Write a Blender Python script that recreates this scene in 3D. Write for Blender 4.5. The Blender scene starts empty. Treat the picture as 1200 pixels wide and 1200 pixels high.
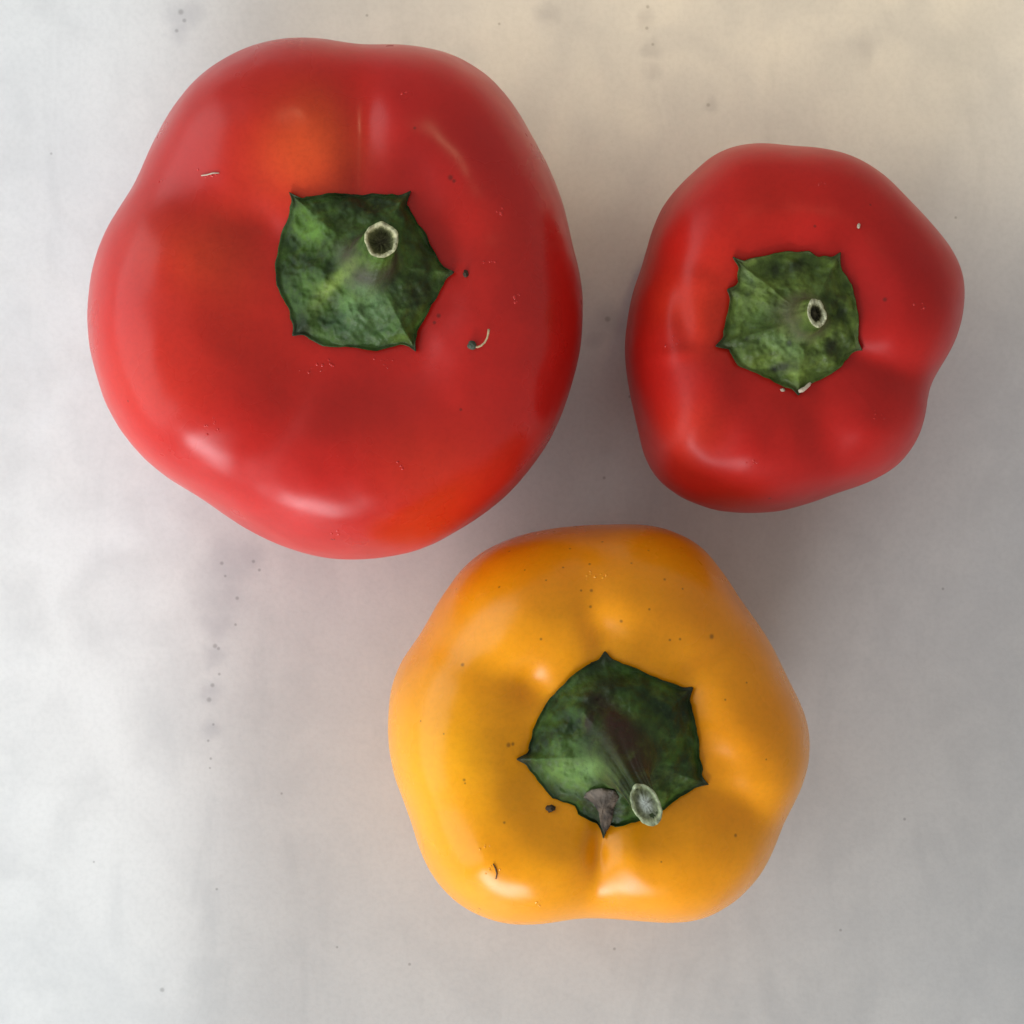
import bpy, math, random
import numpy as np
from mathutils import Vector, Matrix, noise
from mathutils.bvhtree import BVHTree

random.seed(7)
sc = bpy.context.scene
col = sc.collection

# ---------------------------------------------------------------- camera
D = 0.45                      # camera height above the table
FRAME = 0.22                  # metres of table across the picture
S = FRAME / 1200.0
cam_d = bpy.data.cameras.new('camera')
cam = bpy.data.objects.new('camera', cam_d)
col.objects.link(cam)
cam.location = (0, 0, D)
cam_d.sensor_width = 36
cam_d.angle = 2 * math.atan(FRAME / 2 / D)
cam_d.clip_start = 0.01
cam_d.clip_end = 50
sc.camera = cam

# ---------------------------------------------------------------- world and lamps
w = bpy.data.worlds.new('World')
sc.world = w
w.use_nodes = True
w.node_tree.nodes['Background'].inputs[0].default_value = (1.0, 0.985, 0.93, 1)
w.node_tree.nodes['Background'].inputs[1].default_value = 0.43


def area(name, loc, target, sx, sy, power, color, spread=180):
    l = bpy.data.lights.new(name, 'AREA')
    l.shape = 'RECTANGLE'
    l.size, l.size_y = sx, sy
    l.energy = power
    l.color = color
    l.spread = math.radians(spread)
    o = bpy.data.objects.new(name, l)
    col.objects.link(o)
    o.location = loc
    zz = (Vector(loc) - Vector(target)).normalized()
    xx = (Vector((1, 0, 0)) - zz * zz.x).normalized() if abs(zz.x) < 0.95 else Vector((0, 1, 0))
    yy = zz.cross(xx)
    o.rotation_euler = Matrix((xx, yy, zz)).transposed().to_euler()
    return o


# narrow beam added to keep the left of the table bright, a soft left window, a warm room lamp over the
# far side and one window low behind the photographer that glints on the lobes
area('left_strip_beam', (-0.36, 0.06, 0.95), (-0.20, 0.06, 0.0), 0.26, 0.80, 0.25, (0.92, 0.98, 1.0), 3)  # added beam; its edge imitates the photographer's shadow edge on the table
area('left_window_light', (-0.52, 0.02, 0.28), (0, 0.02, 0.28), 0.90, 0.50, 3.0, (0.82, 0.955, 1.0))
area('warm_room_light', (0.23, 0.42, 0.95), (0.125, 0.175, 0.0), 0.34, 0.20, 0.108, (1.0, 0.76, 0.42), 6)
area('low_window_light', (-0.36, -0.90, 0.29), (0, 0, 0.03), 0.56, 0.34, 1.0, (0.94, 0.95, 1.0), 60)

sc.view_settings.view_transform = 'Standard'
sc.view_settings.look = 'None'
sc.view_settings.exposure = 0.0
sc.view_settings.gamma = 1.0
sc.render.engine = 'CYCLES'
sc.cycles.max_bounces = 5
sc.cycles.diffuse_bounces = 3
sc.cycles.glossy_bounces = 3


# ---------------------------------------------------------------- helpers
def P(px, py, z=0.0):
    """point of the photograph at height z, in metres"""
    k = S * (D - z) / D
    return Vector(((px - 600) * k, (600 - py) * k, z))


def to_px(v):
    """metres -> photograph pixels, for arrays (N,3)"""
    k = D / (S * (D - v[:, 2]))
    return np.stack([600 + v[:, 0] * k, 600 - v[:, 1] * k], axis=1)


def sm(a, b, x):
    t = np.clip((x - a) / (b - a), 0, 1)
    return t * t * (3 - 2 * t)


def fbm(x, y, z, octv=3):
    return noise.fractal(Vector((x, y, z)), 1.0, 2.0, octv, noise_basis='PERLIN_ORIGINAL')


def empty(name, loc, label, cat, group=None):
    o = bpy.data.objects.new(name, None)
    o.empty_display_size = 0.02
    col.objects.link(o)
    o.location = loc
    o['label'] = label
    o['category'] = cat
    if group:
        o['group'] = group
    return o


def mesh_obj(name, verts, faces, mat, parent=None, colors=None, origin=(0, 0, 0), normals=None):
    me = bpy.data.meshes.new(name)
    o3 = np.array(origin)
    me.from_pydata([tuple(v) for v in (np.asarray(verts) - o3)], [], faces)
    me.polygons.foreach_set('use_smooth', [True] * len(me.polygons))
    if colors is not None:
        a = me.color_attributes.new('tint', 'FLOAT_COLOR', 'POINT')
        c4 = np.ones((len(verts), 4), dtype=np.float32)
        c4[:, :3] = colors
        a.data.foreach_set('color', c4.ravel())
    me.materials.append(mat)
    if normals is not None:
        me.normals_split_custom_set_from_vertices([tuple(n) for n in normals])
    me.update()
    o = bpy.data.objects.new(name, me)
    col.objects.link(o)
    if parent is not None:
        o.parent = parent            # parent sits at `origin`, vertices are relative to it
    else:
        o.location = origin
    return o


class NT:
    def __init__(self, name):
        self.m = bpy.data.materials.new(name)
        self.m.use_nodes = True
        self.t = self.m.node_tree
        self.b = self.t.nodes['Principled BSDF']

    def n(self, typ, **kw):
        nd = self.t.nodes.new(typ)
        for k, v in kw.items():
            setattr(nd, k, v)
        return nd

    def l(self, a, b):
        self.t.links.new(a, b)

    def math(self, op, a, b=None, c=None):
        nd = self.n('ShaderNodeMath', operation=op)
        for i, v in enumerate((a, b, c)):
            if v is None:
                continue
            if isinstance(v, (int, float)):
                nd.inputs[i].default_value = v
            else:
                self.l(v, nd.inputs[i])
        return nd.outputs[0]

    def mix(self, fac, a, b, blend='MIX'):
        nd = self.n('ShaderNodeMix', data_type='RGBA', blend_type=blend)
        for s, v in ((nd.inputs[0], fac), (nd.inputs[6], a), (nd.inputs[7], b)):
            if isinstance(v, (int, float)):
                s.default_value = v
            elif isinstance(v, tuple):
                s.default_value = (*v[:3], 1)
            else:
                self.l(v, s)
        return nd.outputs[2]

    def ramp(self, x, a, b, lo=0.0, hi=1.0):
        nd = self.n('ShaderNodeMapRange', interpolation_type='SMOOTHSTEP')
        self.l(x, nd.inputs[0])
        for i, v in ((1, a), (2, b), (3, lo), (4, hi)):
            nd.inputs[i].default_value = v
        return nd.outputs[0]

    def noise(self, vec, scale, detail=3, rough=0.55, dist=0.0):
        nd = self.n('ShaderNodeTexNoise')
        self.l(vec, nd.inputs['Vector'])
        nd.inputs['Scale'].default_value = scale
        nd.inputs['Detail'].default_value = detail
        nd.inputs['Roughness'].default_value = rough
        nd.inputs['Distortion'].default_value = dist
        return nd.outputs[0]

    def dots(self, vec, pts, soft=0.45):
        """1 inside any of the spots (x,y,z,r), 0 outside"""
        cur = None
        for x, y, z, r in pts:
            d = self.n('ShaderNodeVectorMath', operation='DISTANCE')
            self.l(vec, d.inputs[0])
            d.inputs[1].default_value = (x, y, z)
            q = self.math('DIVIDE', d.outputs['Value'], r)
            cur = q if cur is None else self.math('MINIMUM', cur, q)
        return self.ramp(cur, 1.0 - soft, 1.0 + soft, 1.0, 0.0)

    def bump(self, height, dist, strength=1.0, normal=None):
        nd = self.n('ShaderNodeBump')
        nd.inputs['Strength'].default_value = strength
        nd.inputs['Distance'].default_value = dist
        self.l(height, nd.inputs['Height'])
        if normal is not None:
            self.l(normal, nd.inputs['Normal'])
        return nd.outputs[0]


# ---------------------------------------------------------------- marble table
def marble():
    t = NT('white_marble')
    pos = t.n('ShaderNodeTexCoord').outputs['Object']
    big = t.noise(pos, 13, 4, 0.5, 0.4)
    mid = t.noise(pos, 55, 4, 0.55, 0.6)
    fine = t.noise(pos, 900, 2, 0.6)
    mp = t.n('ShaderNodeMapping')
    mp.inputs['Scale'].default_value = (1.0, 0.35, 1.0)
    mp.inputs['Rotation'].default_value = (0, 0, 0.25)
    t.l(pos, mp.inputs[0])
    streak = t.noise(mp.outputs[0], 42, 5, 0.6, 1.2)
    c = t.mix(t.ramp(big, 0.35, 0.68), (0.635, 0.632, 0.625), (0.585, 0.587, 0.592))
    c = t.mix(t.ramp(mid, 0.42, 0.70, 0.0, 0.50), c, (0.55, 0.55, 0.55))
    c = t.mix(t.ramp(streak, 0.50, 0.72, 0.0, 0.50), c, (0.50, 0.505, 0.51))
    c = t.mix(t.ramp(streak, 0.28, 0.44, 0.45, 0.0), c, (0.69, 0.685, 0.675))
    c = t.mix(t.ramp(t.noise(pos, 130, 3, 0.6), 0.42, 0.68, 0.0, 0.30), c, (0.665, 0.66, 0.65))
    c = t.mix(t.ramp(fine, 0.35, 0.75, 0.0, 0.16), c, (0.43, 0.43, 0.43))
    # faint broken vein and smudges
    wob = t.n('ShaderNodeVectorMath', operation='MULTIPLY_ADD')
    nz = t.n('ShaderNodeTexNoise')
    nz.inputs['Scale'].default_value = 140
    nz.inputs['Detail'].default_value = 4
    t.l(pos, nz.inputs['Vector'])
    sub = t.n('ShaderNodeVectorMath', operation='SUBTRACT')
    t.l(nz.outputs['Color'], sub.inputs[0])
    sub.inputs[1].default_value = (0.5, 0.5, 0.5)
    t.l(sub.outputs[0], wob.inputs[0])
    wob.inputs[1].default_value = (0.008, 0.008, 0.0)
    t.l(pos, wob.inputs[2])
    sm_pts = [(270, 660, 26), (266, 695, 22), (256, 730, 16), (250, 770, 14), (247, 815, 14), (245, 860, 10),
              (215, 18, 18), (210, 40, 12), (758, 18, 10), (762, 55, 10), (765, 85, 9), (712, 374, 16),
              (700, 395, 10), (290, 650, 14), (1010, 60, 14), (835, 120, 8), (640, 20, 10)]
    smudge = t.dots(wob.outputs[0], [(*P(x, y)[:2], 0.0, r * S) for x, y, r in sm_pts], 0.9)
    c = t.mix(t.math('MULTIPLY', smudge, 0.34), c, (0.33, 0.33, 0.36))
    spk = [(260, 660, 2), (297, 658, 1.8), (304, 668, 1.6), (264, 675, 1.4), (278, 701, 2), (276, 732, 1.5), (252, 757, 2.4),
           (256, 760, 1.8), (257, 790, 1.5), (249, 803, 2.2), (245, 820, 2.6), (250, 849, 1.4), (244, 868, 1.4),
           (247, 889, 1.4), (246, 900, 1.2), (190, 1160, 2.4), (254, 1042, 1.4), (830, 123, 2), (758, 33, 1.8), (759, 8, 1.8),
           (712, 374, 3), (212, 14, 3), (216, 24, 2.2), (207, 36, 2), (765, 52, 1.6), (738, 465, 1.6), (708, 560, 1.6),
           (1120, 255, 1.5), (60, 180, 1.4), (480, 1130, 1.6), (720, 1112, 1.6), (1060, 960, 1.6), (330, 930, 1.3),
           (395, 1110, 1.3), (985, 1090, 1.5), (110, 1010, 1.2), (430, 18, 1.5), (585, 28, 1.4), (1105, 690, 1.4)]
    specks = t.dots(pos, [(*P(x, y)[:2], 0.0, r * S) for x, y, r in spk], 0.6)
    c = t.mix(t.math('MULTIPLY', specks, 0.46), c, (0.16, 0.15, 0.15))
    t.l(c, t.b.inputs['Base Color'])
    t.l(t.ramp(mid, 0.3, 0.7, 0.38, 0.50), t.b.inputs['Roughness'])
    t.b.inputs['Specular IOR Level'].default_value = 0.35
    t.l(t.bump(t.noise(pos, 1600, 3), 0.00003, 0.6), t.b.inputs['Normal'])
    return t.m


def tabletop():
    import bmesh
    bm = bmesh.new()
    bmesh.ops.create_cube(bm, size=1)
    bmesh.ops.scale(bm, vec=(1.6, 1.6, 0.03), verts=bm.verts)
    bmesh.ops.translate(bm, vec=(0, 0, -0.015), verts=bm.verts)
    bmesh.ops.bevel(bm, geom=bm.edges[:], offset=0.003, segments=3, affect='EDGES')
    me = bpy.data.meshes.new('tabletop')
    bm.to_mesh(me)
    bm.free()
    me.materials.append(marble())
    o = bpy.data.objects.new('tabletop', me)
    col.objects.link(o)
    o['kind'] = 'structure'
    o['label'] = 'pale grey marble tabletop with faint clouds and specks under the peppers'
    o['category'] = 'tabletop'


tabletop()


# ---------------------------------------------------------------- pepper body
def polar_outline(pts, cx, cy, n, z):
    """outline traced in pixels -> radius (m) for n even angles about the centre, smoothed"""
    c = P(cx, cy, z)
    ang, rad = [], []
    for x, y in pts:
        p = P(x, y, z)
        ang.append(math.atan2(p.y - c.y, p.x - c.x))
        rad.append(math.hypot(p.x - c.x, p.y - c.y))
    a = np.array(ang) % (2 * math.pi)
    o = np.argsort(a)
    a, r = a[o], np.array(rad)[o]
    a3 = np.concatenate([a - 2 * math.pi, a, a + 2 * math.pi])
    r3 = np.concatenate([r, r, r])
    th = np.arange(n) * 2 * math.pi / n
    R = np.interp(th, a3, r3)
    k = np.exp(-0.5 * (np.arange(-12, 13) / 4.0) ** 2)
    k /= k.sum()
    R = np.convolve(np.concatenate([R[-12:], R, R[:12]]), k, 'valid')
    return th, R, c


def bspline(ctrl, u):
    """uniform cubic B-spline through list of control arrays, clamped by tripling the ends"""
    c = [ctrl[0], ctrl[0]] + list(ctrl) + [ctrl[-1], ctrl[-1]]
    nseg = len(c) - 3
    x = u * nseg
    i = min(int(x), nseg - 1)
    t = x - i
    b0 = (1 - t) ** 3 / 6
    b1 = (3 * t ** 3 - 6 * t ** 2 + 4) / 6
    b2 = (-3 * t ** 3 + 3 * t ** 2 + 3 * t + 1) / 6
    b3 = t ** 3 / 6
    return b0 * c[i] + b1 * c[i + 1] + b2 * c[i + 2] + b3 * c[i + 3]


def angdiff(a, b):
    return (a - b + math.pi) % (2 * math.pi) - math.pi


def build_body(cfg, parent, origin):
    NT_, NU = 360, 150
    zeq, H, pit = cfg['zeq'], cfg['H'], cfg['pit']
    th, R, c = polar_outline(cfg['outline'], *cfg['centre'], NT_, zeq)
    cc = P(*cfg['calyx_centre'], H - pit)
    E = np.stack([c.x + R * np.cos(th), c.y + R * np.sin(th)], axis=1)
    g = np.zeros(NT_)
    gi = np.zeros(NT_)
    for deg, depth, width in cfg['grooves']:
        d = angdiff(th, math.radians(deg))
        wv = math.radians(width * 1.35)
        v = depth / (1 + (d / wv) ** 2) ** 1.5
        g = np.maximum(g, v)
        gi += v
    g = (0.5 * g + 0.5 * gi) * cfg.get('gk', 0.42)
    hv = np.zeros(NT_)
    for deg, dh, width in cfg['lobes']:
        d = angdiff(th, math.radians(deg))
        hv += dh * np.exp(-(d / math.radians(width)) ** 2)
    Hc = H + hv
    cr = cfg.get('crest', 0.52)
    one = np.ones(NT_)
    f = [0.0 * one, 0.16 * one, (cr - 0.20) * one + 0.03 * g, (cr - 0.03) * one, (cr + 0.19) * one, 0.94 * one, (1.015) * one, 1.03 * one,
         0.98 * one, 0.86 * one, 0.68 * one, 0.40 * one, 0.0 * one]
    z = [(H - pit) * one, (H - pit) * one - 0.001 * g, Hc - pit * 0.62 - 0.006 * g, Hc + 0.001 - 0.0105 * g, Hc * 0.975 - 0.0095 * g, Hc * 0.86 - 0.006 * g,
         Hc * 0.68 - 0.002 * g, zeq * one, zeq * 0.62 * one, zeq * 0.26 * one, 0.0 * one - 0.002, 0.0 * one - 0.001, 0.006 * one]
    fs = np.array([bspline(f, u) for u in np.linspace(0, 1, NU)])
    zs = np.array([bspline(z, u) for u in np.linspace(0, 1, NU)])
    fs /= fs.max(axis=0)[None, :]
    zs -= zs.min()
    iu = int(fs[:, 0].argmax())
    verts = []
    for j in range(NU):
        cx, cy = (cc.x, cc.y) if j <= iu else (c.x, c.y)
        x = cx + (E[:, 0] - cx) * fs[j]
        y = cy + (E[:, 1] - cy) * fs[j]
        verts.append(np.stack([x, y, zs[j]], axis=1))
    V = np.array(verts).reshape(-1, 3)
    # dents and bumps, given in photograph pixels on the upper side: (px, py, radius_px, metres)
    upper = np.repeat(np.arange(NU) <= iu + 4, NT_)
    px = to_px(V)
    for bx, by, br, amp, *el in cfg.get('dents', []):
        d = px - np.array([bx, by])
        if el:
            a = math.radians(el[0])
            u_ = (d[:, 0] * math.cos(a) - d[:, 1] * math.sin(a)) / (br * el[1])
            v_ = (d[:, 0] * math.sin(a) + d[:, 1] * math.cos(a)) / br
            q = np.exp(-(u_ ** 2 + v_ ** 2))
        else:
            q = np.exp(-((d / br) ** 2).sum(axis=1))
        V[:, 2] += np.where(upper, q * amp, 0)
    # gentle irregular swell of the skin
    sd = cfg['seed']
    am = sm(0.0, 0.2, np.abs(fs[:, 0]))
    for j in range(NU):
        if fs[j, 0] < 0.02:
            continue
        for i in range(NT_):
            k = j * NT_ + i
            v = V[k]
            q = fbm(v[0] * 38 + sd, v[1] * 38, v[2] * 38, 2) * 0.0011 + fbm(v[0] * 130 + sd, v[1] * 130, v[2] * 130, 2) * 0.00022
            dx, dy = v[0] - c.x, v[1] - c.y
            r = math.hypot(dx, dy) + 1e-6
            lat = 1.0 if j > iu else fs[j, 0] ** 3
            V[k, 2] += q * am[j] * (1 - lat) if j <= iu else 0
            V[k, 0] += dx / r * q * 0.5 * lat
            V[k, 1] += dy / r * q * 0.5 * lat
    V[:, 2] -= V[:, 2].min()
    faces = []
    for j in range(NU - 1):
        for i in range(NT_):
            a, b = j * NT_ + i, j * NT_ + (i + 1) % NT_
            if j == 0:
                faces.append((a, b + NT_, a + NT_)[::-1])
            elif j == NU - 2:
                faces.append((a, b, a + NT_)[::-1])
            else:
                faces.append((a, b, b + NT_, a + NT_)[::-1])
    # merge the poles
    remap = {}
    for i in range(NT_):
        remap[i] = 0
        remap[(NU - 1) * NT_ + i] = (NU - 1) * NT_
    faces = [tuple(remap.get(q, q) for q in fc) for fc in faces]
    keep = sorted({q for fc in faces for q in fc})
    idx = {q: i for i, q in enumerate(keep)}
    faces = [tuple(idx[q] for q in fc) for fc in faces]
    V = V[keep]
    px = to_px(V)
    # ripening colour: patches that belong to the skin
    colr = np.tile(np.array(cfg['base']), (len(V), 1))
    jit = np.array([fbm(v[0] * 45 + sd * 3, v[1] * 45, v[2] * 45, 4) for v in V])
    jit2 = np.array([fbm(v[0] * 160 + sd, v[1] * 160, v[2] * 160, 3) for v in V])
    colr = colr * (1 + 0.10 * jit + 0.05 * jit2)[:, None]
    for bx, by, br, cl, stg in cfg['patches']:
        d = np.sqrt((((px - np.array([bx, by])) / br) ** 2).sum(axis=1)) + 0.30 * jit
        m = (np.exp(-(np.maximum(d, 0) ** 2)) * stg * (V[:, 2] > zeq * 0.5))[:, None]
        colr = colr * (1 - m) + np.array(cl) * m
    bvh = BVHTree.FromPolygons([Vector(v) for v in V], faces)
    # points of the skin under given pixels, for specks
    def at(x, y):
        o = Vector((0, 0, D))
        d = (P(x, y, 0.0) - o).normalized()
        h = bvh.ray_cast(o, d)
        return h[0] if h[0] is not None else P(x, y, zeq)
    pts = []
    for x, y, r in cfg.get('specks', []):
        p = at(x, y) - Vector(origin)
        pts.append((p.x, p.y, p.z, r * S * 0.68))
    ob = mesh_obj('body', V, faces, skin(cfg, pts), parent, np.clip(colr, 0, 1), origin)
    ob['label'] = cfg['body_label']
    rnd = random.Random(int(cfg['seed'] * 10))
    dv, df = [], []
    for bx, by, br in cfg.get('sparkle', []):
        for q in range(max(2, int(br * 0.5))):
            x, y = bx + rnd.gauss(0, br * 0.5), by + rnd.gauss(0, br * 0.28)
            p = at(x, y)
            nrm = bvh.find_nearest(p)[1]
            if nrm.z < 0:
                nrm = -nrm
            t1 = nrm.orthogonal().normalized()
            t2 = nrm.cross(t1)
            r = rnd.uniform(0.00012, 0.00030)
            el = rnd.uniform(0.7, 1.3)
            b0 = len(dv)
            for jj in range(4):
                ph = jj / 3 * math.pi / 2
                for ii in range(8):
                    a_ = ii * math.pi / 4
                    dv.append(tuple(p + (t1 * math.cos(a_) * el + t2 * math.sin(a_)) * math.cos(ph) * r + nrm * (math.sin(ph) * r * 0.55 - 0.00003)))
            for jj in range(3):
                for ii in range(8):
                    k0, k1 = b0 + jj * 8 + ii, b0 + jj * 8 + (ii + 1) % 8
                    df.append((k0, k1, k1 + 8, k0 + 8))
    if dv:
        so = mesh_obj('glint_domes', dv, df, added_gloss(cfg), parent, None, origin)  # added domes, shaped so each one throws a window glint
        so['kind'] = 'stuff'
        so['label'] = 'tiny glossy domes added to the skin for glints'
    return bvh, at


def added_gloss(cfg):  # very smooth skin colour for the added glint domes
    t = NT(cfg['mat'] + '_glint')
    pos = t.n('ShaderNodeTexCoord').outputs['Object']
    c = t.mix(t.ramp(t.noise(pos, 900, 2), 0.3, 0.7), cfg['base'], tuple(min(1.0, v * 1.15 + 0.01) for v in cfg['base']))
    t.l(c, t.b.inputs['Base Color'])
    t.b.inputs['Roughness'].default_value = 0.06
    return t.m


def skin(cfg, pts):
    t = NT(cfg['mat'])
    pos = t.n('ShaderNodeTexCoord').outputs['Object']
    at = t.n('ShaderNodeAttribute', attribute_name='tint')
    c = at.outputs['Color']
    pore = t.noise(pos, 1000, 3, 0.65)
    c = t.mix(t.ramp(pore, 0.38, 0.72, 0.0, 0.14), c, tuple(0.55 * v for v in cfg['base']))
    if pts:
        c = t.mix(t.math('MULTIPLY', t.dots(pos, pts, 0.7), 0.62), c, cfg.get('speck_col', (0.10, 0.035, 0.01)))
    t.l(c, t.b.inputs['Base Color'])
    cl = t.noise(pos, 70, 3)
    t.l(t.ramp(cl, 0.3, 0.7, cfg['rough'] - 0.04, cfg['rough'] + 0.05), t.b.inputs['Roughness'])
    t.b.inputs['IOR'].default_value = 1.45
    t.b.inputs['Specular IOR Level'].default_value = cfg.get('spec', 0.38)
    t.b.inputs['Subsurface Weight'].default_value = cfg['sss']
    t.b.inputs['Subsurface Radius'].default_value = cfg['sssr']
    t.b.inputs['Subsurface Scale'].default_value = 0.0025
    return t.m


# ---------------------------------------------------------------- calyx and stem
def green_mat():
    t = NT('calyx_green')
    pos = t.n('ShaderNodeTexCoord').outputs['Object']
    c = t.n('ShaderNodeAttribute', attribute_name='tint').outputs['Color']
    c = t.mix(t.ramp(t.noise(pos, 700, 4, 0.65), 0.45, 0.72, 0.0, 0.40), c, (0.018, 0.026, 0.008))
    c = t.mix(t.ramp(t.noise(pos, 330, 4, 0.6), 0.50, 0.75, 0.0, 0.30), c, (0.12, 0.18, 0.035))
    t.l(c, t.b.inputs['Base Color'])
    t.l(t.ramp(t.noise(pos, 260, 3), 0.3, 0.7, 0.42, 0.62), t.b.inputs['Roughness'])
    t.b.inputs['Specular IOR Level'].default_value = 0.22
    t.b.inputs['Subsurface Weight'].default_value = 0.08
    t.b.inputs['Subsurface Radius'].default_value = (0.4, 1.0, 0.2)
    t.b.inputs['Subsurface Scale'].default_value = 0.001
    b = t.bump(t.noise(pos, 900, 4, 0.6), 0.00025, 0.7)
    b = t.bump(t.noise(pos, 300, 3, 0.5), 0.0005, 0.5, b)
    t.l(b, t.b.inputs['Normal'])
    return t.m


def tint_mat(name, rough=0.7, bump=0.00025, scale=1100, dark=(0.03, 0.03, 0.015)):
    t = NT(name)
    pos = t.n('ShaderNodeTexCoord').outputs['Object']
    c = t.n('ShaderNodeAttribute', attribute_name='tint').outputs['Color']
    c = t.mix(t.ramp(t.noise(pos, scale, 4, 0.65), 0.45, 0.75, 0.0, 0.5), c, dark)
    t.l(c, t.b.inputs['Base Color'])
    t.b.inputs['Roughness'].default_value = rough
    t.l(t.bump(t.noise(pos, scale * 1.3, 3, 0.6), bump, 0.8), t.b.inputs['Normal'])
    return t.m


GREEN = green_mat()
CUT = tint_mat('cut_stem_pith', 0.75)
DRY = tint_mat('dried_sepal', 0.8, 0.0004, 900, (0.05, 0.04, 0.03))


def densify(poly, tips, step):
    out, tipi = [], []
    n = len(poly)
    for i in range(n):
        a, b = poly[i], poly[(i + 1) % n]
        if i in tips:
            tipi.append(len(out))
        L = math.hypot(b[0] - a[0], b[1] - a[1])
        m = max(1, int(round(L / step)))
        for k in range(m):
            u = k / m
            out.append((a[0] + (b[0] - a[0]) * u, a[1] + (b[1] - a[1]) * u))
    return out, tipi


def grid_normals(G):
    du = np.roll(G, -1, axis=1) - np.roll(G, 1, axis=1)
    dv = np.empty_like(G)
    dv[1:-1] = G[2:] - G[:-2]
    dv[0] = G[1] - G[0]
    dv[-1] = G[-1] - G[-2]
    n = np.cross(dv, du)
    n /= np.linalg.norm(n, axis=2, keepdims=True) + 1e-12
    return n


def build_cap(cfg, parent, origin, at, bvh):
    k = cfg['cap']
    out, tipi = densify(k['poly'], k['tips'], 1.8)
    M = len(out)
    sd = cfg['seed'] * 7.3
    # edge ring lying on the skin
    out = [(x + 2.2 * fbm(x * 0.05, y * 0.05, sd, 2), y + 2.2 * fbm(x * 0.05, y * 0.05, sd + 9, 2)) for x, y in out]
    for ti in tipi:
        for dd in range(-9, 10):
            q = (ti + dd) % M
            x, y = out[q]
            L_ = math.hypot(x - k['base_c'][0], y - k['base_c'][1])
            push = k.get('spike', 3.6) * math.exp(-(dd / 2.2) ** 2) - 1.6 * math.exp(-((abs(dd) - 6) / 3.0) ** 2)
            out[q] = (x + (x - k['base_c'][0]) / L_ * push, y + (y - k['base_c'][1]) / L_ * push)
    edge = np.array([at(x, y) for x, y in out])
    kk = np.exp(-0.5 * (np.arange(-40, 41) / 13.0) ** 2)
    kk /= kk.sum()
    esm = np.stack([np.convolve(np.concatenate([edge[-40:, q], edge[:, q], edge[:40, q]]), kk, 'valid') for q in (0, 1)], axis=1)
    # tip closeness by index distance to the nearest tip
    tipw = np.zeros(M)
    for ti in tipi:
        d = np.abs((np.arange(M) - ti + M // 2) % M - M // 2)
        tipw = np.maximum(tipw, np.exp(-(d / k.get('tipw', 9.0)) ** 2))
    zedge = edge[:, 2].mean()
    zb = zedge + k['rise']
    zt = zb + k['stem_len']
    B = np.array(P(*k['base_c'], zb))
    kb = S * (D - zb) / D
    kt = S * (D - zt) / D
    T = np.array(P(*k['tip_c'], zt))
    ang = np.arctan2(edge[:, 1] - B[1], edge[:, 0] - B[0])
    rb = k['base_r'] * kb
    ea, eb, er = k['tip_e']
    er = math.radians(er)
    # tip ellipse, its cut face tilted by slope (dz per metre in x and y)
    ex = np.cos(ang - er) * ea * kt
    ey = np.sin(ang - er) * eb * kt
    tx = ex * math.cos(er) - ey * math.sin(er)
    ty = ex * math.sin(er) + ey * math.cos(er)
    rag = np.array([fbm(math.cos(a) * 1.6 + sd, math.sin(a) * 1.6, 0, 2) for a in ang])
    tz = tx * k['slope'][0] + ty * k['slope'][1] + rag * 0.0006
    tip_ring = np.stack([T[0] + tx * (1 + 0.08 * rag), T[1] + ty * (1 + 0.08 * rag), zt + tz], axis=1)
    base_ring = np.stack([B[0] + rb * np.cos(ang), B[1] + rb * np.sin(ang), np.full(M, zb)], axis=1)
    NS, NC = 26, 60
    rings = []
    ribs = np.array([fbm(math.cos(a) * 1.7 + sd, math.sin(a) * 1.7, 3, 1) for a in ang])
    for j in range(NS):
        s = j / NS
        e = s ** k.get('flare', 2.2)            # radius flares late, towards the calyx
        cen = T * (1 - s) + B * s + np.array([*k.get('bow', (0, 0)), 0]) * math.sin(math.pi * s)
        offt = tip_ring - T
        offb = base_ring - B
        off = offt * (1 - e) + offb * e
        rg = cen + off * (1 + 0.04 * ribs * math.sin(math.pi * min(1, s * 1.2)))[:, None]
        # keep the tip tilt only near the tip
        rings.append(rg)
    wrk = k.get('wrinkle', 0.0007)
    for j in range(NC + 1):
        t = j / NC
        wt = t ** 5
        xy = base_ring[:, :2] * (1 - t) + (esm * (1 - wt) + edge[:, :2] * wt) * t
        h = k['dome'] * (1 - t ** k.get('dome_p', 2.6)) + (1 - k['dome']) * (1 - t) ** 2.4
        zz = edge[:, 2] + (zb - edge[:, 2]) * h
        zz = zz + k.get('ridge', 0.0008) * tipw * math.sin(math.pi * min(1, t)) * t
        for i in range(M):
            x, y = xy[i]
            q = fbm(x * 260 + sd, y * 260, 0, 3)
            q2 = abs(fbm(x * 120 + sd, y * 120, 5, 2))
            fold = k.get('fold', 0.0) * noise.noise(Vector((math.cos(ang[i]) * 2.6 + sd, math.sin(ang[i]) * 2.6, 1.5))) * (t * (1 - t) * 4) ** 0.7
            zz[i] += (wrk * q - wrk * 1.2 * q2) * min(1.0, 4 * t) * min(1.0, (1 - t) * 5 + 0.25) + fold
            hit = bvh.ray_cast(Vector((x, y, 0.4)), Vector((0, 0, -1)))
            if hit[0] is not None:
                zz[i] = max(zz[i], hit[0].z + 0.0006 + (0.0004 * (1 - t)))
        rings.append(np.column_stack([xy, zz]))
    # smooth the join between stem and calyx
    G = np.array(rings)
    for it in range(10):
        a, b = NS - 7, NS + 9
        G[a:b] = 0.5 * G[a:b] + 0.25 * (G[a - 1:b - 1] + G[a + 1:b + 1])
    # thin edge turned under, into the skin
    e = G[-1].copy()
    inw = (e[:, :2] - B[:2]) * 0.985 + B[:2]
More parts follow.
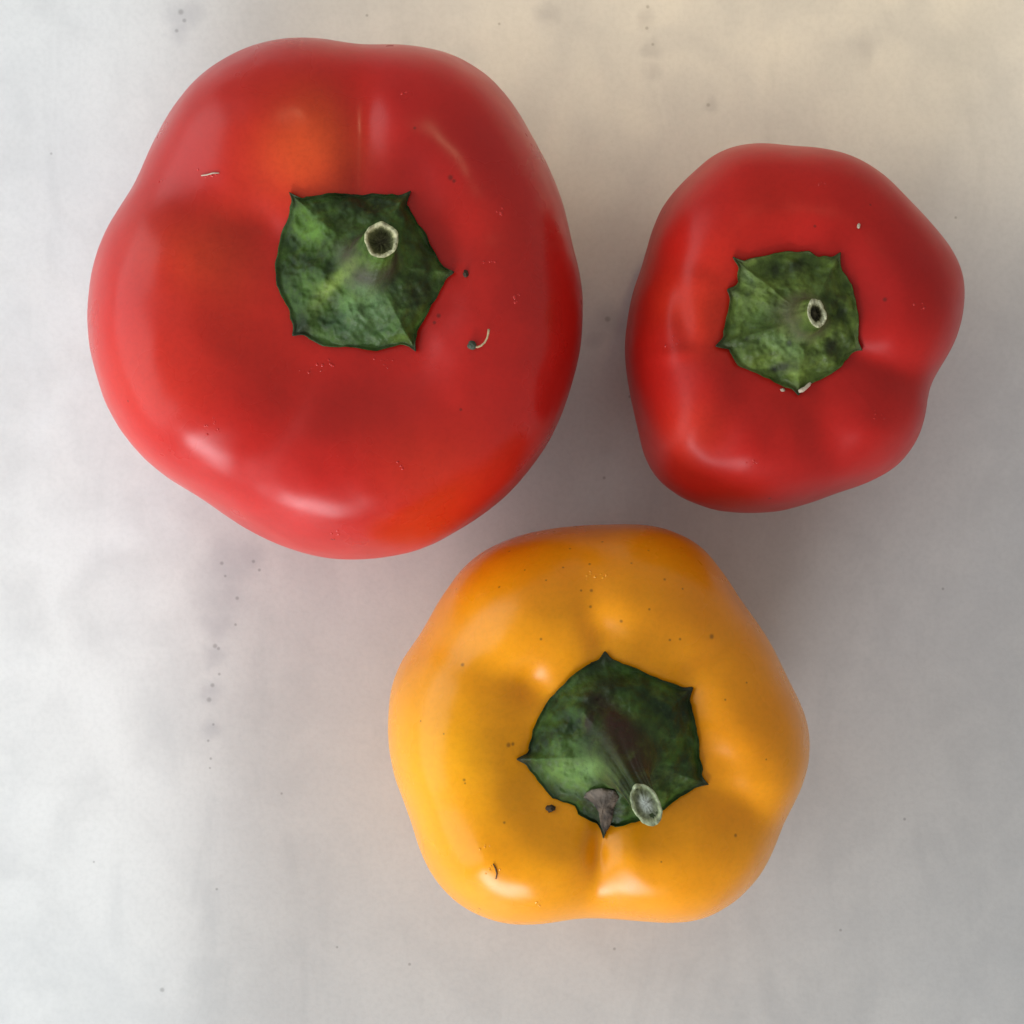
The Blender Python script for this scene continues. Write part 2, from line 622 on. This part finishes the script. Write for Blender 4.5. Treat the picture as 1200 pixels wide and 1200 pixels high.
    lift = np.array([max(0.0, fbm(a * 3.0 + sd, 0, 9, 3)) for a in ang]) * k.get('curl', 0.0010) + 0.0002
    G[-1, :, 2] += lift * (1 - 0.3 * tipw)
    G[-2, :, 2] += lift * 0.7
    G[-3, :, 2] += lift * 0.4
    under = np.column_stack([inw, e[:, 2] - 0.0010])
    G = np.concatenate([G, under[None]], axis=0)
    N = grid_normals(G)
    if N[:, :, 2].mean() < 0:
        N = -N
    px = to_px(G.reshape(-1, 3)).reshape(G.shape[0], M, 2)
    # colour
    C = np.zeros_like(G)
    for j in range(G.shape[0]):
        t = max(0.0, min(1.0, (j - NS) / NC))
        for i in range(M):
            x, y, z = G[j, i]
            n1 = fbm(x * 170 + sd, y * 170, z * 170, 4)
            n2 = fbm(x * 420 + sd, y * 420, z * 420 + 4, 4)
            rad_ = fbm(math.cos(ang[i]) * 4 + sd, math.sin(ang[i]) * 4, t * 2.5 + j * 0.06, 3)
            if j < NS:
                rad_ = fbm(x * 300 + sd, y * 300, z * 120, 3)
            m = float(np.clip(0.45 + 0.75 * n1 + 0.30 * rad_, 0, 1))
            cl = np.array(k['dark']) * (1 - m) + np.array(k['light']) * m
            cl = cl * (1 + 0.45 * n2)
            bw = k.get('brown', 0.8) * max(0.0, 1 - abs(j - NS * k.get('brown_at', 0.75)) / (NS * k.get('brown_w', 0.9)) + 0.35 * rad_ + 0.3 * n1)
            bw = min(1, bw)
            cl = cl * (1 - bw) + np.array(k.get('brown_col', (0.045, 0.035, 0.024))) * bw
            if t > 0.93:
                q = (t - 0.93) / 0.07 * max(0.0, min(0.8, 0.35 + n2 + 0.5 * n1))
                cl = cl * (1 - q) + np.array(k.get('edge_col', (0.022, 0.03, 0.012))) * q
            tw = tipw[i] ** 2 * max(0, (t - 0.82) / 0.18) * 0.8
            cl = cl * (1 - tw) + np.array((0.03, 0.025, 0.018)) * tw
            C[j, i] = cl
    for bx, by, br, cl, stg, *el in k.get('paint', []):
        d = px - np.array([bx, by])
        if el:
            a = math.radians(el[0])
            u_ = (d[..., 0] * math.cos(a) - d[..., 1] * math.sin(a)) / (br * el[1])
            v_ = (d[..., 0] * math.sin(a) + d[..., 1] * math.cos(a)) / br
            q = np.exp(-(u_ ** 2 + v_ ** 2))
        else:
            q = np.exp(-((d / br) ** 2).sum(axis=2))
        rr = np.array([[fbm(p[0] * 300 + sd, p[1] * 300, 8, 3) for p in row] for row in G])
        q = (np.clip(q * (1.15 if br < 8 else 1.0) + 0.45 * rr * q, 0, 1) * stg)[..., None]
        C = C * (1 - q) + np.array(cl) * q
    C = np.clip(C, 0.002, 1)

    def strip(j0, j1):
        v = G[j0:j1 + 1].reshape(-1, 3)
        fc = []
        for j in range(j1 - j0):
            for i in range(M):
                a, b = j * M + i, j * M + (i + 1) % M
                fc.append((a, a + M, b + M, b))
        return v, fc, C[j0:j1 + 1].reshape(-1, 3), N[j0:j1 + 1].reshape(-1, 3)

    # polygon order decides facing: outline runs clockwise in the picture
    v, fc, cl, nn = strip(NS + 2, G.shape[0] - 1)
    area2 = sum(edge[i][0] * edge[(i + 1) % M][1] - edge[(i + 1) % M][0] * edge[i][1] for i in range(M))
    if area2 < 0:
        fc = [q[::-1] for q in fc]
    cap = mesh_obj('calyx', v, fc, GREEN, parent, cl, origin, nn)
    cap['label'] = k['calyx_label']
    v, fc, cl, nn = strip(0, NS + 2)
    if area2 < 0:
        fc = [q[::-1] for q in fc]
    stem = mesh_obj('stem', v, fc, GREEN, parent, cl, origin, nn)
    stem['label'] = k['stem_label']
    # the cut end: pale rim, hollow and its floor
    R0 = G[0]
    cen = R0.mean(axis=0)
    prof = k['cut']            # list of (radius factor, depth m, colour)
    rings, cols = [], []
    for fr, dz, cc in prof:
        jag = np.array([fbm(math.cos(a) * 2.2 + sd, math.sin(a) * 2.2, fr * 3, 3) for a in ang])
        rg = cen + (R0 - cen) * (fr * (1 + (0.10 * jag if 0.05 < fr < 0.98 else 0)))[:, None] if not np.isscalar(fr * (1 + (0.10 * jag if 0.05 < fr < 0.98 else 0))) else cen + (R0 - cen) * fr
        rg = rg.copy()
        rg[:, 2] -= dz * (1 + 0.35 * jag)
        rings.append(rg)
        j2 = np.array([fbm(math.cos(a) * 3 + sd, math.sin(a) * 3, fr * 6 + 2, 3) for a in ang])
        cols.append(np.array(cc)[None, :] * (1 + 0.5 * j2)[:, None])
    v = np.array(rings).reshape(-1, 3)
    cl = np.clip(np.array(cols).reshape(-1, 3), 0.003, 1)
    fc = []
    for j in range(len(prof) - 1):
        for i in range(M):
            a, b = j * M + i, j * M + (i + 1) % M
            fc.append((a, b, b + M, a + M))
    fc.append(tuple((len(prof) - 1) * M + i for i in range(M)))
    if area2 > 0:
        pass
    else:
        fc = [q[::-1] for q in fc]
    cut = mesh_obj('cut_end', v, fc, CUT, stem, cl, origin)
    cut.matrix_parent_inverse.identity()
    cut['label'] = k['cut_label']
    return G


# ---------------------------------------------------------------- the three peppers
def zoomed(pts, x0, y0, k):
    return [(x0 + x / k, y0 + y / k) for x, y in pts]


big_red = dict(
    seed=1.7, mat='red_skin_big', centre=(400, 355), calyx_centre=(424, 322), zeq=0.034, H=0.068, pit=0.0035, crest=0.61,
    base=(0.55, 0.014, 0.010), rough=0.30, gk=0.36, spec=0.40, sss=0.16, sssr=(1.0, 0.25, 0.12),
    body_label='glossy red flesh with an orange blotch on one shoulder',
    outline=[(365, 56), (400, 60), (425, 67), (460, 64), (500, 66), (540, 78), (575, 100), (605, 135), (630, 175), (655, 225), (665, 255),
             (668, 285), (678, 320), (683, 365), (682, 400), (675, 440), (660, 485), (640, 525), (610, 565), (580, 593), (540, 618),
             (500, 640), (450, 652), (400, 655), (350, 645), (305, 625), (270, 602), (235, 580), (190, 555), (155, 520), (135, 480),
             (120, 430), (115, 380), (118, 340), (130, 290), (150, 255), (172, 220), (183, 185), (200, 155), (230, 115), (270, 85), (315, 64)],
    grooves=[(85, 0.75, 9), (150, 0.75, 14), (240, 0.65, 12), (17, 0.5, 14), (312, 0.25, 16)],
    lobes=[(115, 0.001, 25), (200, 0.0005, 35), (275, -0.001, 30), (50, -0.001, 25)],
    dents=[(430, 150, 26, -0.0010, 90, 2.2), (300, 270, 30, -0.0012, 20, 1.5), (345, 470, 28, -0.0012, 60, 2.0)],
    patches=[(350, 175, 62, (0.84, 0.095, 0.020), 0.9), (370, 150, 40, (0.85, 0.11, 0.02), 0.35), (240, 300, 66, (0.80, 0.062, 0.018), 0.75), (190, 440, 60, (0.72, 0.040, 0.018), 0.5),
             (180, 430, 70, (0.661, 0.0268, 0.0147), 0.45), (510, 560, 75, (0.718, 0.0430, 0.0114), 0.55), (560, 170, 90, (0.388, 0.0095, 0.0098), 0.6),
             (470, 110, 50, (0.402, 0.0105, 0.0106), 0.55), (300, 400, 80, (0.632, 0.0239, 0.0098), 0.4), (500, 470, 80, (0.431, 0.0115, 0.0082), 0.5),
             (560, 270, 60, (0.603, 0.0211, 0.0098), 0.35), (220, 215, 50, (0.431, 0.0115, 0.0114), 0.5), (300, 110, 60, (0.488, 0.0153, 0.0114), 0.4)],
    sparkle=[(384, 428, 14), (368, 433, 10), (455, 424, 14), (476, 108, 7), (585, 250, 10), (578, 305, 9), (608, 350, 14), (240, 205, 14),
             (190, 210, 8), (250, 500, 20), (395, 625, 12), (470, 545, 8)],
    specks=[(528, 208, 3.5), (532, 212, 2.5), (390, 632, 3), (486, 150, 2), (606, 135, 2), (540, 480, 2), (514, 370, 3), (509, 378, 2.4), (150, 470, 1.6)],
    speck_col=(0.06, 0.012, 0.008),
    cap=dict(
        poly=zoomed([(165, 108), (212, 126), (340, 105), (450, 118), (600, 112), (717, 103), (708, 160), (750, 230), (800, 310), (860, 430), (917, 475),
                     (860, 570), (800, 680), (760, 760), (747, 838), (680, 820), (560, 845), (400, 830), (320, 825), (240, 790), (182, 772),
                     (150, 640), (100, 540), (95, 440), (110, 340), (150, 220)], 300, 200, 4.0),
        tips={0, 5, 10, 14, 20}, base_c=(433, 308), base_r=33, tip_c=(447, 281), tip_e=(20, 21, 0), slope=(0.1, 0.1),
        rise=0.0062, stem_len=0.0075, dome=0.62, dome_p=3.0, ridge=0.0012, wrinkle=0.0010, fold=0.0013, curl=0.0012, flare=2.0,
        dark=(0.018, 0.040, 0.009), light=(0.085, 0.165, 0.024), brown=0.85, brown_at=0.75, brown_w=0.55, brown_col=(0.060, 0.050, 0.034),
        paint=[(390, 333, 8, (0.26, 0.36, 0.07), 0.85, 45, 4.0), (365, 268, 15, (0.13, 0.26, 0.04), 0.8), (428, 360, 26, (0.13, 0.23, 0.09), 0.85),  # pale streak, then bright patches that paint in the lit panels
               (425, 388, 20, (0.05, 0.115, 0.04), 0.5, 0, 1.8), (485, 340, 26, (0.022, 0.034, 0.013), 0.8), (500, 290, 22, (0.018, 0.030, 0.012), 0.8),  # dark patches put the shade of the right panel into the colour
               (420, 240, 22, (0.016, 0.028, 0.010), 0.75, 0, 3), (350, 350, 20, (0.040, 0.085, 0.022), 0.5), (352, 385, 14, (0.02, 0.035, 0.014), 0.7),  # first one paints shade along the top edge, where the cap bends down
               (408, 262, 10, (0.075, 0.115, 0.028), 0.5, 0, 1.6), (395, 290, 14, (0.06, 0.075, 0.028), 0.6)],
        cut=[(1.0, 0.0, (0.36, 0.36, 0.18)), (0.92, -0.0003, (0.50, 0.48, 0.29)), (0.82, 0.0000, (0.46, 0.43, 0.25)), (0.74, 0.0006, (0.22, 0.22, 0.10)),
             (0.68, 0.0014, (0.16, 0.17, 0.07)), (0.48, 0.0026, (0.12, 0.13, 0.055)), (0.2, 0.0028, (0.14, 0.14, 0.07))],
        calyx_label='five-pointed wrinkled dark green cap with a pale streak', stem_label='short brownish green stem stub',
        cut_label='pale hollow ring of the cut stem'),
)

small_red = dict(
    seed=4.1, mat='red_skin_small', centre=(925, 392), calyx_centre=(928, 378), zeq=0.030, H=0.058, pit=0.0030, crest=0.60,
    base=(0.53, 0.014, 0.010), rough=0.37, gk=0.30, spec=0.30, sss=0.16, sssr=(1.0, 0.25, 0.12),
    body_label='lumpy satin red flesh folded on one side',
    outline=zoomed([(430, 42), (520, 52), (600, 52), (680, 68), (760, 105), (820, 150), (870, 205), (920, 255), (970, 320), (1015, 380), (1038, 440),
                    (1043, 490), (1030, 580), (1000, 670), (965, 725), (940, 775), (935, 830), (925, 890), (890, 960), (840, 1015), (760, 1060),
                    (660, 1095), (560, 1130), (480, 1148), (400, 1150), (300, 1135), (200, 1100), (120, 1040), (90, 980), (75, 900), (50, 800),
                    (33, 700), (32, 640), (42, 560), (52, 480), (80, 400), (95, 340), (120, 260), (160, 190), (220, 130), (290, 75), (350, 50)], 720, 160, 2.609),
    grooves=[(97, 0.3, 14), (160, 0.35, 14), (332, 0.75, 12), (287, 0.45, 14), (236, 0.35, 12), (52, 0.2, 16), (195, 0.25, 9)],
    lobes=[(0, 0.001, 25), (310, -0.001, 20), (215, 0.001, 25), (120, 0.0005, 30)],
    dents=[(800, 375, 14, -0.0010, 100, 2.4), (850, 490, 20, -0.0012, 55, 2.6), (790, 415, 10, 0.0007, 10, 2.5), (965, 520, 24, -0.0011, 110, 2.0),
           (1045, 428, 24, -0.0010, -25, 2.2), (880, 530, 26, 0.0010), (820, 330, 16, 0.0006, 160, 2.0), (1020, 505, 28, 0.0012)],
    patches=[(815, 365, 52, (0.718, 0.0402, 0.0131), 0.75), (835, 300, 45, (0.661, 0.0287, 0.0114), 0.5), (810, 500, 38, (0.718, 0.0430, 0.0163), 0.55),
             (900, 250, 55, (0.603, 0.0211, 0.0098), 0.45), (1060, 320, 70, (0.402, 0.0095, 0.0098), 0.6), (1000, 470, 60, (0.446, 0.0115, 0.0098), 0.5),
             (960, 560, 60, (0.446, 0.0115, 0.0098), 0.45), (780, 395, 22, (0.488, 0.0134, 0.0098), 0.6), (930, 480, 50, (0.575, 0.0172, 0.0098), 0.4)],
    sparkle=[(884, 545, 14), (1031, 488, 10), (965, 215, 7), (1075, 360, 8), (790, 400, 14)],
    specks=[(1037, 351, 3), (779, 249, 2.2), (902, 584, 2.4), (955, 265, 2), (1020, 240, 1.6)],
    speck_col=(0.07, 0.015, 0.012),
    cap=dict(
        poly=zoomed([(218, 178), (275, 192), (430, 160), (560, 135), (690, 135), (760, 175), (895, 152), (908, 260), (970, 350), (1000, 480), (1012, 640), (1030, 768),
                     (960, 800), (840, 920), (700, 1000), (630, 1042), (400, 935), (240, 860), (180, 770), (106, 740), (158, 620), (182, 480), (184, 384), (240, 320), (240, 240)], 820, 270, 5.4545),
        tips={0, 6, 11, 15, 19, 22}, spike=2.2, base_c=(946, 372), base_r=22, tip_c=(957, 367), tip_e=(11.5, 17, 12), slope=(-0.35, 0.0),
        rise=0.0040, stem_len=0.0050, dome=0.50, dome_p=2.4, ridge=0.0010, wrinkle=0.0009, fold=0.0009, curl=0.0008, flare=2.0,
        dark=(0.046, 0.078, 0.014), light=(0.150, 0.220, 0.040), brown=0.7, brown_at=0.95, brown_w=0.55, brown_col=(0.10, 0.085, 0.045), edge_col=(0.09, 0.09, 0.035),
        paint=[(885, 372, 12, (0.14, 0.24, 0.065), 0.6, 30, 1.6), (918, 405, 12, (0.15, 0.24, 0.085), 0.65, -20, 2.2), (875, 325, 6, (0.13, 0.19, 0.08), 0.6, -50, 3),
               (914, 430, 7, (0.012, 0.015, 0.008), 0.85, 10, 1.9), (908, 432, 4.5, (0.010, 0.012, 0.008), 0.9), (976, 405, 8, (0.014, 0.016, 0.010), 0.8, 70, 1.4),
               (934, 312, 7.5, (0.016, 0.022, 0.010), 0.75, 30, 1.8), (909, 316, 5, (0.016, 0.020, 0.010), 0.7, 90, 1.8), (965, 335, 11, (0.022, 0.045, 0.014), 0.7),
               (925, 402, 4, (0.015, 0.02, 0.01), 0.8), (985, 368, 5, (0.022, 0.035, 0.014), 0.7, 60, 2), (925, 365, 16, (0.10, 0.10, 0.045), 0.5, 0, 1.6), (875, 397, 3, (0.015, 0.02, 0.01), 0.7),
               (990, 347, 5, (0.018, 0.025, 0.01), 0.7)],
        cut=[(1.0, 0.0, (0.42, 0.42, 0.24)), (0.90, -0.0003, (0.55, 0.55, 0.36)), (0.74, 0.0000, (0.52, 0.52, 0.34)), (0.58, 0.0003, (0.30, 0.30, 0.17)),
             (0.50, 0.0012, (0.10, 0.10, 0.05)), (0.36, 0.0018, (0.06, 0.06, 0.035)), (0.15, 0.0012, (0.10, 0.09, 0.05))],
        calyx_label='pale mottled green cap with small points and black specks', stem_label='very short green brown stem stub',
        cut_label='narrow pale ring of the cut stem'),
)

yellow = dict(
    seed=8.9, mat='yellow_skin', centre=(698, 845), calyx_centre=(722, 862), zeq=0.032, H=0.062, pit=0.0050, crest=0.61,
    base=(0.93, 0.345, 0.004), rough=0.27, gk=0.38, sss=0.16, sssr=(1.0, 0.6, 0.1),
    body_label='glossy golden yellow flesh with fine brown specks',
    outline=zoomed([(620, 32), (700, 30), (770, 42), (830, 65), (880, 100), (930, 160), (970, 220), (1010, 280), (1050, 340), (1090, 420), (1130, 490), (1155, 560),
                    (1162, 630), (1150, 710), (1110, 790), (1080, 850), (1060, 910), (1020, 970), (960, 1030), (900, 1065), (820, 1085), (740, 1085), (650, 1075),
                    (570, 1072), (500, 1082), (400, 1093), (320, 1085), (240, 1050), (180, 990), (140, 930), (115, 860), (90, 790), (55, 720), (38, 650), (35, 560),
                    (45, 490), (75, 400), (130, 320), (180, 230), (240, 150), (320, 90), (400, 58), (500, 40)], 440, 600, 2.308),
    grooves=[(97, 0.5, 10), (150, 0.6, 13), (33, 0.55, 12), (331, 0.75, 13), (266, 0.75, 9), (207, 0.45, 14)],
    lobes=[(240, 0.0005, 25), (60, -0.0005, 25), (300, 0.0, 20)],
    dents=[(622, 798, 22, -0.0013), (708, 742, 22, -0.0012), (852, 893, 20, -0.0010, -20, 1.5), (700, 1000, 10, -0.0010, 90, 3.0), (840, 770, 14, -0.0008, 40, 2.2),
           (570, 1010, 24, 0.0008), (740, 1005, 24, 0.0008), (870, 940, 22, -0.0012, -40, 2.0)],
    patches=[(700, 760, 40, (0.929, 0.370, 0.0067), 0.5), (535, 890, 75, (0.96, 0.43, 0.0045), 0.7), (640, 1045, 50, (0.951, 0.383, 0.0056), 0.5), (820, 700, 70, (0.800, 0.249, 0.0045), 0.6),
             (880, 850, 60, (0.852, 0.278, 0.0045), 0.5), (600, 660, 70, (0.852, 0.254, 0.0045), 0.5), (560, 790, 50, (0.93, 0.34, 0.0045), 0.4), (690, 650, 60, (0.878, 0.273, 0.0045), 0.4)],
    sparkle=[(690, 674, 12), (710, 674, 10), (572, 1020, 12), (566, 990, 8), (628, 1058, 8)],
    specks=[(542, 779, 2.6), (544, 914, 2.0), (693, 692, 2.2), (692, 711, 2.0), (728, 728, 2.2), (634, 749, 1.8), (779, 679, 1.8), (785, 750, 1.8), (797, 749, 1.8), (834, 746, 3.4),
            (585, 688, 1.8), (597, 646, 1.8), (691, 661, 1.8), (681, 692, 1.6), (668, 643, 1.6), (706, 635, 1.8), (761, 714, 1.6), (862, 979, 2.4), (591, 964, 1.8), (535, 690, 1.6),
            (596, 873, 3.2), (601, 872, 2.4), (562, 1065, 2.6), (493, 845, 1.5), (660, 665, 1.5), (740, 660, 1.5), (640, 680, 1.4), (615, 668, 1.4), (545, 918, 1.4),
            (520, 860, 1.3), (760, 645, 1.5), (800, 690, 1.5), (850, 820, 1.5), (875, 800, 1.4), (898, 890, 1.4), (775, 1010, 1.4)],
    speck_col=(0.13, 0.045, 0.008),
    cap=dict(
        poly=zoomed([(550, 76), (620, 110), (760, 170), (850, 210), (1018, 266), (1020, 370), (1050, 520), (1062, 640), (1094, 778), (960, 840), (870, 910), (720, 985),
                     (572, 1012), (545, 1058), (500, 990), (400, 940), (380, 890), (270, 860), (170, 740), (86, 642), (135, 590), (160, 480), (230, 340), (300, 260), (400, 170), (480, 110)], 590, 750, 4.615),
        tips={0, 4, 8, 13, 19}, base_c=(727, 884), base_r=40, tip_c=(757, 943), tip_e=(16.5, 24, 25), slope=(0.35, -0.55), bow=(-0.0006, 0.0008),
        rise=0.0080, stem_len=0.0125, dome=0.62, dome_p=2.6, ridge=0.0010, wrinkle=0.0009, fold=0.0012, curl=0.0007, flare=2.0,
        dark=(0.012, 0.030, 0.008), light=(0.052, 0.115, 0.016), brown=0.6, brown_at=0.55, brown_w=0.8, brown_col=(0.040, 0.028, 0.018),
        paint=[(672, 905, 20, (0.15, 0.26, 0.06), 0.85, 0, 1.7), (690, 900, 10, (0.16, 0.27, 0.09), 0.6), (724, 850, 18, (0.038, 0.017, 0.012), 1.0, -55, 2.8), (690, 845, 7, (0.030, 0.018, 0.012), 0.8, 80, 2.2),
               (745, 895, 12, (0.035, 0.020, 0.014), 0.85, -60, 2.6), (665, 875, 14, (0.07, 0.13, 0.022), 0.5), (795, 915, 11, (0.065, 0.12, 0.025), 0.55), (765, 850, 14, (0.045, 0.08, 0.018), 0.5, -60, 2.4),
               (800, 840, 16, (0.010, 0.018, 0.008), 0.7, 90, 2), (650, 930, 14, (0.012, 0.025, 0.010), 0.7), (740, 800, 18, (0.012, 0.024, 0.008), 0.6, -20, 2), (700, 950, 14, (0.012, 0.022, 0.010), 0.6)],
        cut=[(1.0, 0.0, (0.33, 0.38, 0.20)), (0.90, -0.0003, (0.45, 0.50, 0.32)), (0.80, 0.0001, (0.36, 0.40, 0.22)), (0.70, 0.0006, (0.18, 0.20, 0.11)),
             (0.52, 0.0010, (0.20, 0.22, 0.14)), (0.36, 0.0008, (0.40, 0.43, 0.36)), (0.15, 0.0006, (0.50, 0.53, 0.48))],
        calyx_label='dark green pointed cap with brown scarring', stem_label='leaning brown and green stem', cut_label='slanted pale green cut face'),
)


def pepper(cfg, name, label, group):
    c = P(*cfg['centre'], cfg['zeq'])
    origin = (c.x, c.y, 0.0)
    root = empty(name, origin, label, 'pepper', group)
    bvh, at = build_body(cfg, root, origin)
    G = build_cap(cfg, root, origin, at, bvh)
    return root, origin, at, bvh


GR = 'bell peppers on the marble'
p1 = pepper(big_red, 'bell_pepper', 'largest red bell pepper, glossy with a dark green cap and orange shoulder blotch', GR)
p2 = pepper(small_red, 'bell_pepper', 'smaller lumpy red bell pepper with pale green speckled cap', GR)
p3 = pepper(yellow, 'bell_pepper', 'golden yellow bell pepper with dark green cap and leaning stem', GR)


# ---------------------------------------------------------------- dried sepal flap on the yellow pepper's cap
def sepal():
    root, origin, at, bvh = p3
    out = zoomed([(430, 850), (445, 825), (480, 806), (540, 800), (600, 812), (630, 845), (600, 900), (590, 960), (575, 1010), (547, 1050), (525, 1000), (515, 930), (480, 880)], 590, 750, 4.615)
    dens, _ = densify(out, set(), 1.2)
    M = len(dens)
    z0 = at(708, 972).z + 0.0012
    rings, cols = [], []
    cx, cy = 706, 948
    for fr in (1.0, 0.97, 0.85, 0.65, 0.4, 0.15):
        rg = []
        for x, y in dens:
            X, Y = cx + (x - cx) * fr, cy + (y - cy) * fr
            u = (974 - Y) / 52.0                       # 0 at the tip, 1 at the torn top edge
            z = z0 + 0.0075 * max(0, u) ** 0.8 - 0.0016 * ((X - (708 + 2 * u)) / 14) ** 2 * 0.5
            z += 0.0006 * fbm(X * 0.12, Y * 0.12, 3, 3) + (0.0004 if fr < 0.99 else -0.0012)
            rg.append(P(X, Y, z))
            n1 = fbm(X * 0.10, Y * 0.06, 1, 4)
            q = np.array((0.078, 0.058, 0.040)) * (1 + 1.3 * n1 + 0.6 * fbm(X * 0.3, Y * 0.3, 7, 3))
            if u > 0.75:
                q = q * 0.8 + np.array((0.16, 0.14, 0.12)) * 0.30
            if u < 0.12:
                q = np.array((0.025, 0.02, 0.015))
            cols.append(q)
        rings.append(rg)
    v = np.array([tuple(p) for r in rings for p in r])
    fc = []
    for j in range(len(rings) - 1):
        for i in range(M):
            a, b = j * M + i, j * M + (i + 1) % M
            fc.append((a, a + M, b + M, b))
    fc.append(tuple((len(rings) - 1) * M + i for i in range(M))[::-1])
    o = mesh_obj('dried_sepal', v, fc, DRY, root, np.clip(np.array(cols), 0.005, 1), origin)
    o['label'] = 'shrivelled grey brown triangular sepal beside the stem'


sepal()


# ---------------------------------------------------------------- small bits lying on the skins
def plain(name, colr, rough=0.7, var=0.4):
    t = NT(name)
    pos = t.n('ShaderNodeTexCoord').outputs['Object']
    c = t.mix(t.ramp(t.noise(pos, 1500, 3), 0.35, 0.7, 0.0, var), colr, tuple(q * 0.35 for q in colr))
    t.l(c, t.b.inputs['Base Color'])
    t.b.inputs['Roughness'].default_value = rough
    t.l(t.bump(t.noise(pos, 2500, 3), 0.0002, 0.7), t.b.inputs['Normal'])
    return t.m


def tube(pts, rads, seg=8):
    V, F = [], []
    n = len(pts)
    for i, (p, r) in enumerate(zip(pts, rads)):
        d = (pts[min(i + 1, n - 1)] - pts[max(i - 1, 0)]).normalized()
        a = d.cross(Vector((0, 0, 1)))
        if a.length < 1e-4:
            a = Vector((1, 0, 0))
        a.normalize()
        b = d.cross(a)
        for k in range(seg):
            t = 2 * math.pi * k / seg
            V.append(p + a * math.cos(t) * r + b * math.sin(t) * r)
    for i in range(n - 1):
        for k in range(seg):
            F.append((i * seg + k, i * seg + (k + 1) % seg, (i + 1) * seg + (k + 1) % seg, (i + 1) * seg + k))
    F.append(tuple(range(seg))[::-1])
    F.append(tuple((n - 1) * seg + k for k in range(seg)))
    return V, F


def lump(c, rx, ry, rz, seed, nu=10, nv=14):
    V, F = [], []
    for j in range(nu + 1):
        ph = math.pi * j / nu
        for i in range(nv):
            t = 2 * math.pi * i / nv
            d = Vector((math.sin(ph) * math.cos(t), math.sin(ph) * math.sin(t), math.cos(ph)))
            k = 1 + 0.75 * noise.noise(d * 2.6 + Vector((seed * 3.3, 0, 0)))
            V.append(Vector(c) + Vector((d.x * rx, d.y * ry, d.z * rz)) * k)
    for j in range(nu):
        for i in range(nv):
            a, b = j * nv + i, j * nv + (i + 1) % nv
            F.append((a, a + nv, b + nv, b))
    return V, F


def single(name, V, F, mat, label, cat, group=None):
    c = Vector((sum(v.x for v in V), sum(v.y for v in V), 0)) / len(V)
    c.z = min(v.z for v in V)
    o = mesh_obj(name, [tuple(v) for v in V], F, mat, None, None, tuple(c))
    o['label'] = label
    o['category'] = cat
    if group:
        o['group'] = group
    return o


straw = plain('dry_straw', (0.48, 0.36, 0.20))
greyg = plain('grey_green_bud', (0.07, 0.09, 0.06))
soil = plain('dark_soil', (0.060, 0.036, 0.018))
flake = plain('pale_flake', (0.62, 0.52, 0.40), 0.7, 0.2)


def sprig():
    at = p1[2]
    base = at(553, 405)
    root = empty('plant_fragment', tuple(base), 'tiny curled straw thread with grey green bud on the largest red pepper', 'plant fragment')
    px = [(556, 406), (560, 407), (564, 405.5), (568, 402), (571, 397), (572.5, 391), (573, 387)]
    pts = [at(x, y) + Vector((0, 0, 0.0003 + 0.00025 * i ** 1.1)) for i, (x, y) in enumerate(px)]
    V, F = tube(pts, [0.00022, 0.0002, 0.00019, 0.00018, 0.00018, 0.00020, 0.00023])
    mesh_obj('thread', [tuple(v) for v in V], F, straw, root, None, tuple(base))
    V, F = lump(base + Vector((0, 0, 0.0004)), 0.0008, 0.0007, 0.0006, 3)
    mesh_obj('bud', [tuple(v) for v in V], F, greyg, root, None, tuple(base))


sprig()
for (pp, x, y, r, ry, lab, sd) in ((p1, 546, 321, 0.00045, 0.0007, 'dark crumb beside the pointed cap of the largest red pepper', 1),
                                   (p3, 645, 947, 0.0009, 0.0006, 'dark brown crumb beside the cap of the yellow pepper', 5)):
    b = pp[2](x, y)
    V, F = lump(b + Vector((0, 0, r * 0.35)), r, ry, r * 0.7, sd)
    single('crumb', V, F, soil, lab, 'crumb', 'crumbs on the peppers')
b = p2[2](941, 455)
V, F = tube([p2[2](x, y) + Vector((0, 0, 0.0011)) for x, y in ((935, 459), (939, 457.5), (943, 455), (947, 451), (949, 449))], [0.0003, 0.00045, 0.00035, 0.00035, 0.0002], 7)
single('dry_flake', V, F, flake, 'pale dry flake caught on the cap edge of the smaller red pepper', 'flake', 'pale flakes on the smaller red pepper')
V, F = lump(p2[2](917, 457) + Vector((0, 0, 0.0002)), 0.00045, 0.0003, 0.0003, 8)
single('dry_flake', V, F, flake, 'pale crumb lying just off the cap edge of the smaller red pepper', 'flake', 'pale flakes on the smaller red pepper')
V, F = lump(p2[2](1006, 265) + Vector((0, 0, 0.0002)), 0.0003, 0.00045, 0.0003, 9)
single('dry_flake', V, F, flake, 'lone pale speck on bare skin of the smaller red pepper', 'flake', 'pale flakes on the smaller red pepper')
px = [(578, 1012), (581, 1018), (582.5, 1024), (581, 1030)]
V, F = tube([p3[2](x, y) + Vector((0, 0, 0.0002)) for x, y in px], [0.00010, 0.00013, 0.00013, 0.0001], 6)
single('hair_fibre', V, F, soil, 'thin dark curved fibre on the shiny lobe of the yellow pepper', 'fibre')
px = [(236, 206), (243, 205), (250, 203), (257, 203)]
V, F = tube([p1[2](x, y) + Vector((0, 0, 0.0002)) for x, y in px], [0.00010, 0.00013, 0.00013, 0.0001], 6)
single('pale_fibre', V, F, flake, 'short pale fibre on the shoulder of the largest red pepper', 'fibre')
